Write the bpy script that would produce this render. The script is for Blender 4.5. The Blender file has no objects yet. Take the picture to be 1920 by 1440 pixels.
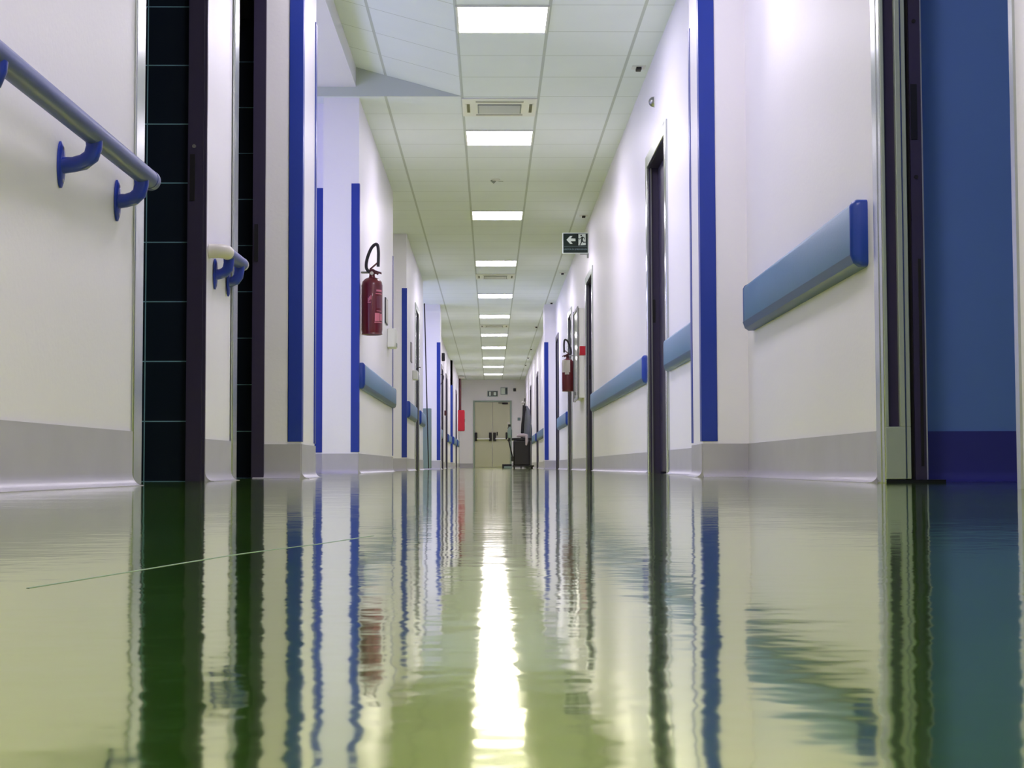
import bpy, bmesh, math, random
from mathutils import Vector, Matrix
random.seed(7)
PI = math.pi
SC = bpy.context.scene
COL = SC.collection

# ---------------------------------------------------------------- camera, world, exposure
H_CAM = 0.052
FPX = 2890.0
cam_d = bpy.data.cameras.new('camera')
cam = bpy.data.objects.new('camera', cam_d)
COL.objects.link(cam)
cam_d.sensor_fit = 'HORIZONTAL'
cam_d.sensor_width = 36.0
cam_d.lens = 36.0 * FPX / 1920.0
cam_d.clip_start = 0.02
cam_d.clip_end = 200
cam.location = (0, 0, H_CAM)
yaw = math.atan(40.0 / FPX)
pitch = math.atan(154.5 / math.hypot(FPX, 40.0))
fwd = Vector((math.sin(yaw) * math.cos(pitch), math.cos(yaw) * math.cos(pitch), math.sin(pitch)))
cam.rotation_euler = (fwd.to_track_quat('-Z', 'Y').to_matrix() @ Matrix.Rotation(math.radians(-.15), 3, 'Z')).to_euler()
SC.camera = cam

wd = bpy.data.worlds.new('world')
SC.world = wd
wd.use_nodes = True
wd.node_tree.nodes['Background'].inputs[0].default_value = (0.5, 0.55, 0.8, 1)
wd.node_tree.nodes['Background'].inputs[1].default_value = 0.05

SC.view_settings.view_transform = 'Standard'
SC.view_settings.look = 'None'
SC.view_settings.gamma = 1
SC.view_settings.use_curve_mapping = False
SC.view_settings.exposure = 1.62
PANEL_STRENGTH = 11.0
SC.cycles.max_bounces = 6
SC.cycles.diffuse_bounces = 4
SC.cycles.glossy_bounces = 4
SC.cycles.use_adaptive_sampling = True
SC.cycles.adaptive_threshold = 0.06

# ---------------------------------------------------------------- materials
def lin(c):
    return tuple(((v / 255) / 12.92 if v / 255 <= .04045 else ((v / 255 + .055) / 1.055) ** 2.4) for v in c)

def mat(name, rgb, rough=.5, metal=0.0, spec=.5, noise=0.0, nscale=3.0, emit=0.0, bump=0.0, bscale=40.0, coat=0.0):
    m = bpy.data.materials.new(name)
    m.use_nodes = True
    nt = m.node_tree
    b = nt.nodes['Principled BSDF']
    c = lin(rgb)
    b.inputs['Base Color'].default_value = (*c, 1)
    b.inputs['Roughness'].default_value = rough
    b.inputs['Metallic'].default_value = metal
    b.inputs['Specular IOR Level'].default_value = spec
    b.inputs['Coat Weight'].default_value = coat
    if emit:
        b.inputs['Emission Color'].default_value = (*c, 1)
        b.inputs['Emission Strength'].default_value = emit
    if noise or bump:
        tc = nt.nodes.new('ShaderNodeTexCoord')
    if noise:
        n = nt.nodes.new('ShaderNodeTexNoise')
        n.inputs['Scale'].default_value = nscale
        n.inputs['Detail'].default_value = 5
        nt.links.new(tc.outputs['Object'], n.inputs['Vector'])
        mx = nt.nodes.new('ShaderNodeMix')
        mx.data_type = 'RGBA'
        mx.inputs[6].default_value = (*[v * (1 - noise) for v in c], 1)
        mx.inputs[7].default_value = (*[min(1, v * (1 + noise)) for v in c], 1)
        nt.links.new(n.outputs['Fac'], mx.inputs[0])
        nt.links.new(mx.outputs[2], b.inputs['Base Color'])
    if bump:
        n2 = nt.nodes.new('ShaderNodeTexNoise')
        n2.inputs['Scale'].default_value = bscale
        n2.inputs['Detail'].default_value = 3
        nt.links.new(tc.outputs['Object'], n2.inputs['Vector'])
        bp = nt.nodes.new('ShaderNodeBump')
        bp.inputs['Strength'].default_value = 1
        bp.inputs['Distance'].default_value = bump
        nt.links.new(n2.outputs['Fac'], bp.inputs['Height'])
        nt.links.new(bp.outputs['Normal'], b.inputs['Normal'])
    return m

M = {}
M['wall'] = mat('wall_paint', (238, 236, 244), .45, noise=.03, nscale=1.2, bump=.0006, bscale=60)
M['wall_shade'] = mat('room_wall_shade', (88, 122, 190), .6, noise=.05, nscale=2)  # bluish shade of the dim side room put into the wall colour
M['base'] = mat('cove_vinyl', (178, 176, 186), .28, noise=.10, nscale=6)
M['base_shade'] = mat('cove_vinyl_shade', (50, 52, 130), .4, noise=.08, nscale=6)  # cove vinyl with the side room's shade put into its colour
M['steel'] = mat('satin_steel', (190, 196, 190), .22, metal=1.0, bump=.0002, bscale=9)
M['dull_steel'] = mat('dull_steel', (150, 152, 150), .38, metal=1.0)
M['jamb'] = mat('satin_jamb', (172, 182, 170), .3, metal=.25)
M['dark'] = mat('dark_plum_enamel', (52, 46, 72), .35)
M['black'] = mat('black_enamel', (12, 12, 18), .4)
M['gap'] = mat('black_gap', (5, 5, 8), .8)
M['guard'] = mat('blue_guard_vinyl', (17, 52, 156), .4, bump=.0003, bscale=90)
M['guard_edge'] = mat('blue_cap_vinyl', (18, 60, 160), .35)
M['bumper'] = mat('bumper_vinyl', (50, 112, 156), .38, noise=.05, nscale=8, bump=.0004, bscale=150)
M['bumper_lip'] = mat('bumper_lip_vinyl', (58, 88, 140), .42)
M['bracket'] = mat('blue_bracket_plastic', (22, 52, 160), .35)
M['rail'] = mat('rail_plastic', (70, 84, 146), .42, spec=.35)
M['rail_white'] = mat('rail_end_plastic', (214, 210, 204), .35)
M['red'] = mat('red_enamel', (98, 6, 24), .34, coat=.3)
M['redbox'] = mat('red_paint', (176, 12, 40), .4)
M['darkred'] = mat('dark_red_pipe', (74, 14, 22), .4)
M['pink'] = mat('label_print', (214, 120, 140), .5)
M['pale'] = mat('label_pale', (205, 200, 196), .5)
M['white'] = mat('white_plastic', (226, 228, 226), .4)
M['grille'] = mat('grille_grey', (150, 156, 150), .6)
M['signdark'] = mat('sign_dark_green', (6, 30, 24), .35)
M['signwhite'] = mat('sign_white', (214, 226, 218), .4)
M['signtext'] = mat('sign_text', (120, 142, 150), .5)
M['door'] = mat('beige_door_paint', (196, 196, 172), .45, noise=.05, nscale=2)
M['frame_green'] = mat('grey_green_frame', (150, 168, 156), .45)
M['rubber'] = mat('dark_rubber', (22, 18, 24), .55)
M['bin'] = mat('dark_bin_plastic', (17, 9, 14), .45)
M['bag'] = mat('grey_bag', (128, 132, 142), .6, noise=.2, nscale=9)
M['cloth'] = mat('pale_cloth', (200, 186, 190), .9, noise=.15, nscale=12)
M['bottle'] = mat('grey_green_bottle', (132, 152, 144), .3)
M['panel_grey'] = mat('grey_green_panel', (126, 146, 150), .5)
M['glass'] = mat('board_glass', (168, 178, 170), .12, spec=.8)
M['led'] = mat('led_diffuser', (246, 236, 255), .5, emit=PANEL_STRENGTH)

def node(nt, t, **kw):
    n = nt.nodes.new(t)
    for k, v in kw.items():
        setattr(n, k, v)
    return n

def mathn(nt, op, a, b=None, c=None):
    n = nt.nodes.new('ShaderNodeMath'); n.operation = op
    for i, v in enumerate((a, b, c)):
        if v is None: continue
        if isinstance(v, (int, float)): n.inputs[i].default_value = v
        else: nt.links.new(v, n.inputs[i])
    return n.outputs[0]

def grid_mat(name, base, line, ax, rough, pitch_, off, widths, noise=.03, spec=.5, bump=0):
    """painted tiles: ax = the two object axes the joints count along"""
    m = bpy.data.materials.new(name); m.use_nodes = True
    nt = m.node_tree; b = nt.nodes['Principled BSDF']
    tc = node(nt, 'ShaderNodeTexCoord'); sp = node(nt, 'ShaderNodeSeparateXYZ')
    nt.links.new(tc.outputs['Object'], sp.inputs[0])
    fs = []
    for a, o, w in zip(ax, off, widths):
        v = sp.outputs['XYZ'.index(a)]
        v = mathn(nt, 'SUBTRACT', v, o - pitch_ / 2)
        v = mathn(nt, 'FLOORED_MODULO', v, pitch_)
        v = mathn(nt, 'ABSOLUTE', mathn(nt, 'SUBTRACT', v, pitch_ / 2))
        fs.append(mathn(nt, 'LESS_THAN', v, w / 2))
    f = mathn(nt, 'MAXIMUM', fs[0], fs[1])
    n = node(nt, 'ShaderNodeTexNoise'); n.inputs['Scale'].default_value = 1.6; n.inputs['Detail'].default_value = 4
    nt.links.new(tc.outputs['Object'], n.inputs['Vector'])
    c = lin(base)
    mx = node(nt, 'ShaderNodeMix', data_type='RGBA')
    mx.inputs[6].default_value = (*[v * (1 - noise) for v in c], 1); mx.inputs[7].default_value = (*[v * (1 + noise) for v in c], 1)
    nt.links.new(n.outputs['Fac'], mx.inputs[0])
    m2 = node(nt, 'ShaderNodeMix', data_type='RGBA')
    nt.links.new(f, m2.inputs[0]); nt.links.new(mx.outputs[2], m2.inputs[6]); m2.inputs[7].default_value = (*lin(line), 1)
    nt.links.new(m2.outputs[2], b.inputs['Base Color'])
    b.inputs['Roughness'].default_value = rough; b.inputs['Specular IOR Level'].default_value = spec
    return m

M['ceil'] = grid_mat('ceiling_tiles', (234, 241, 243), (196, 204, 200), 'XY', .85, .6, (.38, 9.55), (.021, .009), .05, spec=.2)
M['tile'] = grid_mat('dark_wall_tiles', (14, 27, 42), (120, 165, 185), 'XZ', .5, .22, (-1.268, 0.0), (.004, .004), .1, spec=.15)

def floor_mat():
    m = bpy.data.materials.new('waxed_green_vinyl'); m.use_nodes = True
    nt = m.node_tree; b = nt.nodes['Principled BSDF']; out = nt.nodes['Material Output']
    tc = node(nt, 'ShaderNodeTexCoord')
    def noise(scale, det, vec=(1, 1, 1)):
        mp = node(nt, 'ShaderNodeMapping'); mp.inputs['Scale'].default_value = vec
        nt.links.new(tc.outputs['Object'], mp.inputs[0])
        n = node(nt, 'ShaderNodeTexNoise'); n.inputs['Scale'].default_value = scale; n.inputs['Detail'].default_value = det
        nt.links.new(mp.outputs[0], n.inputs['Vector']); return n.outputs['Fac']
    h = mathn(nt, 'MULTIPLY', noise(15, 1.5, (1, 1.3, 1)), .55)
    h = mathn(nt, 'MULTIPLY_ADD', noise(4.5, 0), 1.1, h)
    h = mathn(nt, 'MULTIPLY_ADD', noise(60, 1), .24, h)
    bp = node(nt, 'ShaderNodeBump'); bp.inputs['Strength'].default_value = 1; bp.inputs['Distance'].default_value = FLOOR_BUMP
    nt.links.new(h, bp.inputs['Height'])
    # mottled green vinyl under a hard tinted polish
    mx = node(nt, 'ShaderNodeMix', data_type='RGBA')
    mx.inputs[6].default_value = (.08, .27, .02, 1); mx.inputs[7].default_value = (.14, .40, .04, 1)
    nt.links.new(noise(9, 4), mx.inputs[0])
    nt.links.new(mx.outputs[2], b.inputs['Base Color'])
    rr = mathn(nt, 'MULTIPLY_ADD', noise(2.2, 4, (1, .5, 1)), .06, .04)
    nt.links.new(rr, b.inputs['Roughness']); nt.links.new(bp.outputs[0], b.inputs['Normal'])
    g = node(nt, 'ShaderNodeBsdfPrincipled')
    g.inputs['Metallic'].default_value = 1.0
    g.inputs['Base Color'].default_value = (.84, .89, .15, 1)
    nt.links.new(rr, g.inputs['Roughness']); nt.links.new(bp.outputs[0], g.inputs['Normal'])
    ms = node(nt, 'ShaderNodeMixShader'); ms.inputs[0].default_value = .76
    nt.links.new(b.outputs[0], ms.inputs[1]); nt.links.new(g.outputs[0], ms.inputs[2])
    nt.links.new(ms.outputs[0], out.inputs[0])
    return m
FLOOR_BUMP = .0005
M['floor'] = floor_mat()

# ---------------------------------------------------------------- mesh helpers
class MB:
    def __init__(s): s.v = []; s.f = []
    def add(s, vs, fs):
        k = len(s.v); s.v += [tuple(p) for p in vs]; s.f += [tuple(i + k for i in f) for f in fs]; return s
    def prism(s, poly, z0, z1):
        n = len(poly)
        a = sum(poly[i][0] * poly[(i + 1) % n][1] - poly[(i + 1) % n][0] * poly[i][1] for i in range(n))
        if a < 0: poly = poly[::-1]
        vs = [(x, y, z0) for x, y in poly] + [(x, y, z1) for x, y in poly]
        fs = [tuple(range(n))[::-1], tuple(range(n, 2 * n))] + [(i, (i + 1) % n, n + (i + 1) % n, n + i) for i in range(n)]
        return s.add(vs, fs)
    def box(s, x0, x1, y0, y1, z0, z1):
        x0, x1 = sorted((x0, x1)); y0, y1 = sorted((y0, y1)); z0, z1 = sorted((z0, z1))
        return s.prism([(x0, y0), (x1, y0), (x1, y1), (x0, y1)], z0, z1)
    def sweep(s, prof, p0, p1, up=(0, 0, 1), out=(1, 0, 0)):
        """extrude a closed profile (o, u) from p0 to p1; o runs along out, u along up"""
        out = Vector(out); up = Vector(up); n = len(prof)
        vs = [Vector(p) + out * o + up * u for p in (p0, p1) for o, u in prof]
        fs = [tuple(range(n))[::-1], tuple(range(n, 2 * n))] + [(i, (i + 1) % n, n + (i + 1) % n, n + i) for i in range(n)]
        return s.add(vs, fs)
    def tube(s, pts, r, n=12, cap=True):
        pts = [Vector(p) for p in pts]
        rs = r if isinstance(r, (list, tuple)) else [r] * len(pts)
        t0 = (pts[1] - pts[0]).normalized()
        a = t0.orthogonal().normalized(); rings = []
        for i, p in enumerate(pts):
            t = ((pts[min(i + 1, len(pts) - 1)] - pts[max(i - 1, 0)])).normalized()
            a = (a - t * a.dot(t)).normalized(); b = t.cross(a)
            rings.append([p + (a * math.cos(2 * PI * k / n) + b * math.sin(2 * PI * k / n)) * rs[i] for k in range(n)])
        vs = [v for r_ in rings for v in r_]; fs = []
        for i in range(len(pts) - 1):
            for k in range(n):
                fs.append((i * n + k, i * n + (k + 1) % n, (i + 1) * n + (k + 1) % n, (i + 1) * n + k))
        if cap: fs += [tuple(range(n))[::-1], tuple((len(pts) - 1) * n + k for k in range(n))]
        return s.add(vs, fs)
    def lathe(s, prof, n=28, c=(0, 0, 0), axis='Z'):
        vs = []; fs = []
        for r, z in prof:
            for k in range(n):
                a = 2 * PI * k / n; x, y = r * math.cos(a), r * math.sin(a)
                if axis == 'Z': v = (x, y, z)
                elif axis == 'Y': v = (x, z, y)
                else: v = (z, x, y)
                vs.append((v[0] + c[0], v[1] + c[1], v[2] + c[2]))
        for i in range(len(prof) - 1):
            for k in range(n):
                fs.append((i * n + k, i * n + (k + 1) % n, (i + 1) * n + (k + 1) % n, (i + 1) * n + k))
        fs += [tuple(range(n))[::-1], tuple((len(prof) - 1) * n + k for k in range(n))]
        return s.add(vs, fs)
    def patch(s, R, a0, a1, z0, z1, t=.0012, n=8):
        """thin label wrapped on a cylinder of radius R"""
        vs = []; fs = []
        for i in range(n + 1):
            a = a0 + (a1 - a0) * i / n
            for rr in (R, R + t):
                for z in (z0, z1): vs.append((rr * math.cos(a), rr * math.sin(a), z))
        for i in range(n):
            k = 4 * i
            fs += [(k + 2, k + 6, k + 7, k + 3), (k, k + 1, k + 5, k + 4), (k + 1, k + 3, k + 7, k + 5), (k, k + 4, k + 6, k + 2)]
        fs += [(0, 2, 3, 1), (4 * n, 4 * n + 1, 4 * n + 3, 4 * n + 2)]
        return s.add(vs, fs)

def arc(c, r, a0, a1, n, plane='XZ'):
    out = []
    for i in range(n + 1):
        a = a0 + (a1 - a0) * i / n; u, w = r * math.cos(a), r * math.sin(a)
        out.append((c[0] + u, c[1], c[2] + w) if plane == 'XZ' else (c[0] + u, c[1] + w, c[2]) if plane == 'XY' else (c[0], c[1] + u, c[2] + w))
    return out

def obj(name, mb, m, parent=None, loc=None, bevel=0.0, seg=2, smooth=True):
    me = bpy.data.meshes.new(name)
    me.from_pydata(mb.v, [], mb.f)
    bm = bmesh.new(); bm.from_mesh(me)
    bmesh.ops.recalc_face_normals(bm, faces=bm.faces)
    bm.to_mesh(me); bm.free()
    if smooth:
        me.shade_smooth(); me.set_sharp_from_angle(angle=math.radians(38))
    me.materials.append(M[m] if isinstance(m, str) else m)
    o = bpy.data.objects.new(name, me); COL.objects.link(o)
    if parent: o.parent = parent
    if loc: o.location = loc
    if bevel:
        b = o.modifiers.new('bevel', 'BEVEL'); b.width = bevel; b.segments = seg; b.limit_method = 'ANGLE'; b.angle_limit = math.radians(40)
    return o

def tag(o, label, cat, group=None, kind=None):
    o['label'] = label
    if cat: o['category'] = cat
    if group: o['group'] = group
    if kind: o['kind'] = kind
    return o

def thing(name, label, cat, loc=(0, 0, 0), rz=0, group=None):
    o = bpy.data.objects.new(name, None); COL.objects.link(o)
    o.empty_display_size = .05
    o.location = loc; o.rotation_euler = (0, 0, rz)
    return tag(o, label, cat, group)

def struct(name, mb, m, label=None, cat=None, **k):
    o = obj(name, mb, m, **k); o['kind'] = 'structure'
    if label: o['label'] = label
    if cat: o['category'] = cat
    return o

def sempty(name, label, cat, loc=(0, 0, 0)):
    o = thing(name, label, cat, loc); o['kind'] = 'structure'; return o

def copy_tree(o, parent=None):
    c = o.copy(); COL.objects.link(c); c.parent = parent
    for ch in [x for x in bpy.data.objects if x.parent == o]:
        copy_tree(ch, c)
    return c

# ---------------------------------------------------------------- floor and ceiling
FL = MB().box(-3.2, 3.2, -4.2, 51.9, -.1, 0)
struct('floor', FL, 'floor', 'glossy green waxed vinyl corridor floor', 'floor', smooth=False)

HC = 2.95
c = MB()
c.box(-3.2, 3.2, 11.95, 51.9, HC, HC + .3)
c.box(-.22, 3.2, -4.2, 11.95, HC, HC + .3)
c.box(-3.2, -.22, -4.2, 7.0, HC, HC + .3)
# sloping bay that climbs to the left, before the junction
c.add([(-.22, 7.0, HC), (-.22, 11.95, HC), (-1.05, 11.95, HC + .23), (-1.05, 7.0, HC + .23),
       (-.22, 7.0, HC + .3), (-.22, 11.95, HC + .3), (-1.05, 11.95, HC + .3), (-1.05, 7.0, HC + .3)],
      [(0, 1, 2, 3), (4, 7, 6, 5), (0, 3, 7, 4), (1, 5, 6, 2), (0, 4, 5, 1), (3, 2, 6, 7)])
struct('ceiling', c, 'ceil', 'suspended ceiling of square white tiles', 'ceiling', smooth=False)
c = MB(); c.box(-3.2, -1.05, 7.0, 12.0, 3.025, 3.25)
struct('ceiling', c, 'wall', 'plain plaster soffit over the left side passage', 'ceiling', smooth=False)

def scratch(px):
    mb = MB(); P = []
    for x, y in px:
        Y = H_CAM * FPX / (y - 874.5); P.append(Vector(((x - 920) / FPX * Y, Y, 0)))
    v = []; f = []
    for i, p in enumerate(P):
        d = (P[min(i + 1, len(P) - 1)] - P[max(i - 1, 0)]).normalized(); n = Vector((-d.y, d.x, 0)) * .0008
        v += [p + n, p - n, p + n + Vector((0, 0, .0002)), p - n + Vector((0, 0, .0002))]
    for i in range(len(P) - 1):
        k = 4 * i; f += [(k, k + 4, k + 6, k + 2), (k + 1, k + 3, k + 7, k + 5), (k + 2, k + 6, k + 7, k + 3), (k, k + 1, k + 5, k + 4)]
    mb.add(v, f); return mb
struct('floor_scratch', scratch([(60, 1098), (265, 1066), (370, 1049), (440, 1038), (500, 1030), (600, 1018), (700, 1003)]), mat('pale_scuff', (150, 178, 150), .4), 'thin pale scratch curving across the glossy floor at left', 'scratch')

# ---------------------------------------------------------------- walls
ZT = 3.2
DH = 2.25
wl = MB()
def pr(mb, pts, z0=0, z1=ZT): mb.prism(pts, z0, z1)
# near left wall (slightly splayed) up to the first dark doorway
pr(wl, [(-1.26, -4.2), (-1.062, 3.3), (-1.030, 4.52), (-1.085, 4.52), (-1.12, 3.3), (-1.32, -4.2)])
pr(wl, [(-1.045, 5.6), (-1.029, 6.18), (-1.085, 6.18), (-1.10, 5.6)])
pr(wl, [(-1.030, 4.52), (-1.045, 5.6), (-1.10, 5.6), (-1.085, 4.52)], DH, ZT); wl.box(-1.027, -1.085, 6.18, 7.0, DH, ZT)
# pillar 1
pr(wl, [(-.862, 7.0), (-.873, 7.65), (-3.2, 7.65), (-3.2, 7.34), (-1.075, 7.34), (-1.075, 7.0)])
# wall between the side passage and the second recess
struct('wall_left', wl, 'wall', smooth=False); wl = MB()
pr(wl, [(-1.03, 12.0), (-1.03, 16.2), (-2.3, 16.2), (-2.3, 12.4), (-3.2, 12.4), (-3.2, 12.25), (-1.39, 12.25), (-1.39, 12.2), (-1.31, 12.2), (-1.31, 12.0)])
wl.box(-3.2, -3.1, 7.65, 12.3, 0, ZT)
wl.box(-2.3, -2.2, 16.1, 19.2, 0, ZT)
pr(wl, [(-1.045, 19.1), (-1.05, 21.35), (-1.2, 21.35), (-2.3, 19.3), (-2.3, 19.1)])
wl.box(-1.05, -1.2, 21.35, 22.3, DH, ZT)
pr(wl, [(-1.05, 22.3), (-1.055, 24.0), (-2.8, 24.0), (-2.8, 23.8), (-1.2, 23.6), (-1.2, 22.3)])
struct('wall_left', wl, 'wall', smooth=False); wl = MB()
wl.box(-2.8, -2.7, 24.0, 27.6, 0, ZT)
wl.box(-2.8, -.905, 27.5, 28.2, 0, ZT)
def run(mb, X, side, y0, y1, doors, th=.15):
    y = y0
    for a, b in doors:
        mb.box(X, X + side * th, y, a, 0, ZT); mb.box(X, X + side * th, a, b, DH, ZT); y = b
    mb.box(X, X + side * th, y, y1, 0, ZT)
run(wl, -1.10, -1, 28.2, 42.0, [(34.2, 35.2), (37.6, 38.6)])
struct('wall_left', wl, 'wall', smooth=False); wl = MB()
run(wl, -1.04, -1, 42.0, 51.5, [(45.6, 46.6)])
wl.box(-1.04, -1.3, 42.0, 42.1, 0, ZT)
struct('wall_left', wl, 'wall', smooth=False)

wr = MB()
pr(wr, [(1.165, -4.2), (1.165, 3.38), (1.30, 3.38), (1.30, -4.2)])
wr.box(1.165, 1.30, 3.38, 4.57, DH, ZT)
pr(wr, [(1.161, 4.57), (1.20, 7.15), (1.30, 7.15), (1.30, 4.57)])
pr(wr, [(.985, 7.15), (1.35, 7.15), (1.35, 7.75), (1.016, 7.75)])
run(wr, 1.16, 1, 7.75, 27.5, [(10.05, 11.2), (17.4, 18.5), (21.9, 22.85), (26.2, 27.05)])
wr.box(.965, 1.35, 27.5, 28.2, 0, ZT)
run(wr, 1.14, 1, 28.2, 51.5, [(36.9, 37.9), (43.2, 44.1)])
struct('wall_right', wr, 'wall', smooth=False)
struct('wall_far', MB().box(-1.4, 1.5, 51.5, 51.7, 0, ZT), 'wall', smooth=False)
struct('wall_back', MB().box(-1.6, 1.6, -4.3, -4.2, 0, ZT), 'wall', smooth=False)

# dark tiled rooms behind the two left doorways
def shell(name, x0, x1, y0, y1, H, skip, m, lab):
    t = .06; mb = MB()
    if 'far' not in skip: mb.box(x0, x1, y1, y1 + t, 0, H)
    if 'near' not in skip: mb.box(x0, x1, y0 - t, y0, 0, H)
    if 'left' not in skip: mb.box(x0 - t, x0, y0 - t, y1 + t, 0, H)
    if 'right' not in skip: mb.box(x1, x1 + t, y0 - t, y1 + t, 0, H)
    mb.box(x0 - t, x1 + t, y0 - t, y1 + t, H, H + t)
    return struct(name, mb, m, lab, 'wall', smooth=False)
shell('wall_tiled', -2.7, -1.10, 3.9, 5.66, 2.6, ['right'], 'tile', 'dark navy tiled wall inside the nearer left doorway')
struct('wall_tiled_top', MB().box(-2.7, -1.08, 7.255, 7.27, 2.185, 2.4), 'dark', smooth=False)
shell('wall_tiled', -2.7, -1.10, 5.9, 7.27, 2.4, ['right'], 'tile', 'dark navy tiled wall inside the second left doorway')
# side room on the right, its bluish shade put into the wall colour
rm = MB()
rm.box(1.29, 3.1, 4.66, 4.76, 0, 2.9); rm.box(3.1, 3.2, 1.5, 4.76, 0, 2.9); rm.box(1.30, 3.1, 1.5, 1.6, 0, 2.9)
struct('wall_room', rm, 'wall_shade', 'side room wall at right with bluish shade put into its colour', 'wall', smooth=False)
struct('ceiling_room', MB().box(1.30, 3.2, 1.5, 4.76, 2.9, 2.95), 'wall', smooth=False)

# daylight windows at the ends of the two side passages on the left
M['sky'] = mat('daylight_pane', (190, 188, 255), .5, emit=1.1)
M['sky_dim'] = mat('shaded_daylight_pane', (150, 170, 235), .5, emit=.28)
def window(n, X, y0, y1, z0, z1, label, m='sky'):
    d = sempty('window_%d' % n, label, 'window', (X, (y0 + y1) / 2, z0)); L = (y1 - y0) / 2; H = z1 - z0
    f = MB(); f.box(0, .05, -L - .05, -L, -.05, H + .05); f.box(0, .05, L, L + .05, -.05, H + .05); f.box(0, .05, -L, L, -.05, 0); f.box(0, .05, -L, L, H, H + .05); f.box(.01, .04, -.02, .02, 0, H)
    obj('window_frame', f, 'white', d)
    p = MB(); p.box(.02, .028, -L, L, 0, H); obj('pane', p, m, d)
window(1, -3.1, 8.3, 11.6, .9, 2.4, 'daylit window at the end of the left side passage')
window(3, 3.03, 1.9, 3.6, .9, 2.3, 'window of the dim side room at right, out of view', 'sky_dim')
window(2, -2.7, 24.4, 27.2, .9, 2.3, 'daylit window at the end of the third left recess')

# ---------------------------------------------------------------- baseboards with a coved foot
BZ = .155
def cove(h=BZ, t=.006, r=.035):
    p = [(0, 0)]
    p.append((r + .004, 0)); p.append((r + .004, .0015))
    for i in range(1, 7):
        a = PI / 2 * i / 6
        p.append((t + (r - t) * (1 - math.sin(a)), r * (1 - math.cos(a)) * 1.0 + .0015))
    p.append((t, h)); p.append((0, h))
    return p
def baseboard(name, p0, p1, out, m='base', ends=None):
    mb = MB(); mb.sweep(cove(), (*p0, 0), (*p1, 0), out=(*out, 0))
    return struct(name, mb, m)
for p0, p1 in (((-1.26, -4.2), (-1.062, 3.3)), ((-1.062, 3.3), (-1.031, 4.43)), ((-1.045, 5.63), (-1.029, 6.10)),
               ((-.862, 7.0), (-.873, 7.65)), ((-1.03, 12.0), (-1.03, 16.2)), ((-1.045, 19.1), (-1.05, 21.27)),
               ((-1.05, 22.38), (-1.055, 24.0)), ((-.905, 27.5), (-.905, 28.2)), ((-1.10, 28.2), (-1.10, 34.1)),
               ((-1.10, 35.3), (-1.10, 37.5)), ((-1.10, 38.7), (-1.10, 42.0)), ((-1.04, 42.0), (-1.04, 45.5)), ((-1.04, 46.7), (-1.04, 51.5))):
    baseboard('baseboard_left', p0, p1, (1, 0))
for p0, p1 in (((-1.075, 7.0), (-.862, 7.0)), ((-1.31, 12.0), (-1.03, 12.0)), ((-1.39, 12.2), (-1.31, 12.2)), ((-2.2, 19.1), (-1.045, 19.1)),
               ((-1.6, 27.5), (-.905, 27.5)), ((-1.10, 42.0), (-1.04, 42.0)), ((-1.04, 51.5), (-.60, 51.5))):
    baseboard('baseboard_left', p0, p1, (0, -1))
for p0, p1 in (((1.165, -4.2), (1.165, 3.15)), ((1.162, 4.59), (1.20, 7.15)), ((.985, 7.15), (1.016, 7.75)), ((1.16, 7.75), (1.16, 9.95)),
               ((1.16, 11.3), (1.16, 17.3)), ((1.16, 18.6), (1.16, 21.8)), ((1.16, 22.95), (1.16, 26.1)), ((1.16, 27.15), (1.16, 27.5)),
               ((.965, 27.5), (.965, 28.2)), ((1.14, 28.2), (1.14, 36.8)), ((1.14, 38.0), (1.14, 43.1)), ((1.14, 44.2), (1.14, 51.5))):
    baseboard('baseboard_right', p0, p1, (-1, 0))
for p0, p1 in (((.985, 7.15), (1.20, 7.15)), ((.965, 27.5), (1.16, 27.5)), ((.72, 51.5), (1.14, 51.5))):
    baseboard('baseboard_right', p0, p1, (0, -1))
baseboard('baseboard_room', (1.315, 4.66), (3.1, 4.66), (0, -1), 'base_shade')

# ---------------------------------------------------------------- doors and doorways (setting)
def doorway(n, side, X, y0, y1, label, leaf='dark', deep=.05, aw=.075, plates=True, depth=.15, leafless=False, lining='dark', af=None, xf=0.0, seal=True, pd=.016, am='steel'):
    """side -1 = left wall. local frame: origin at wall face, near edge; o = out of the wall into the room behind"""
    d = sempty('door_%d' % n, label, 'door', (X, y0, 0))
    L = y1 - y0; s = side
    a = MB()     # steel architrave standing proud of the wall
    if af is None: af = aw
    for ya, yb, za, zb in ((-aw, .012, 0, DH + aw), (.012, L - .012, DH - .012, DH + aw)):
        a.box(-s * pd, s * .004, ya, yb, za, zb)
    if af: a.box(-s * pd + s * xf, s * .004 + s * xf, L - .012, L + af, 0, DH + aw)
    obj('architrave', a, am, d, bevel=.004)
    j = MB()
    j.box(s * .004, s * depth, .0, .014, 0, DH); j.box(s * .004, s * depth, L - .014, L, 0, DH); j.box(s * .004, s * depth, .014, L - .014, DH - .014, DH)
    obj('frame', j, lining, d)
    st = MB(); st.box(s * .012, s * .02, L - .026, L - .012, 0, DH - .02)
    if seal: obj('seal', st, 'dull_steel', d)
    if not leafless:
        lf = MB(); lf.box(s * (deep), s * (deep + .04), .02, L - .02, .012, DH - .02)
        l_ = obj('leaf', lf, leaf, d, bevel=.003)
        hd = MB(); hd.box(s * (deep - .006), s * deep, .06, .10, .93, 1.12)
        hd.tube([(s * (deep - .004), .08, 1.05), (s * (deep - .045), .08, 1.05), (s * (deep - .045), .20, 1.05)], .009)
        obj('handle', hd, 'dull_steel', l_)
    if plates:
        p = MB(); zc = 1.18
        p.box(s * .022, s * .043, L - .018, L - .0145, zc - .085, zc + .085)
        obj('strike_plate', p, 'black', d)
    return d
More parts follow.
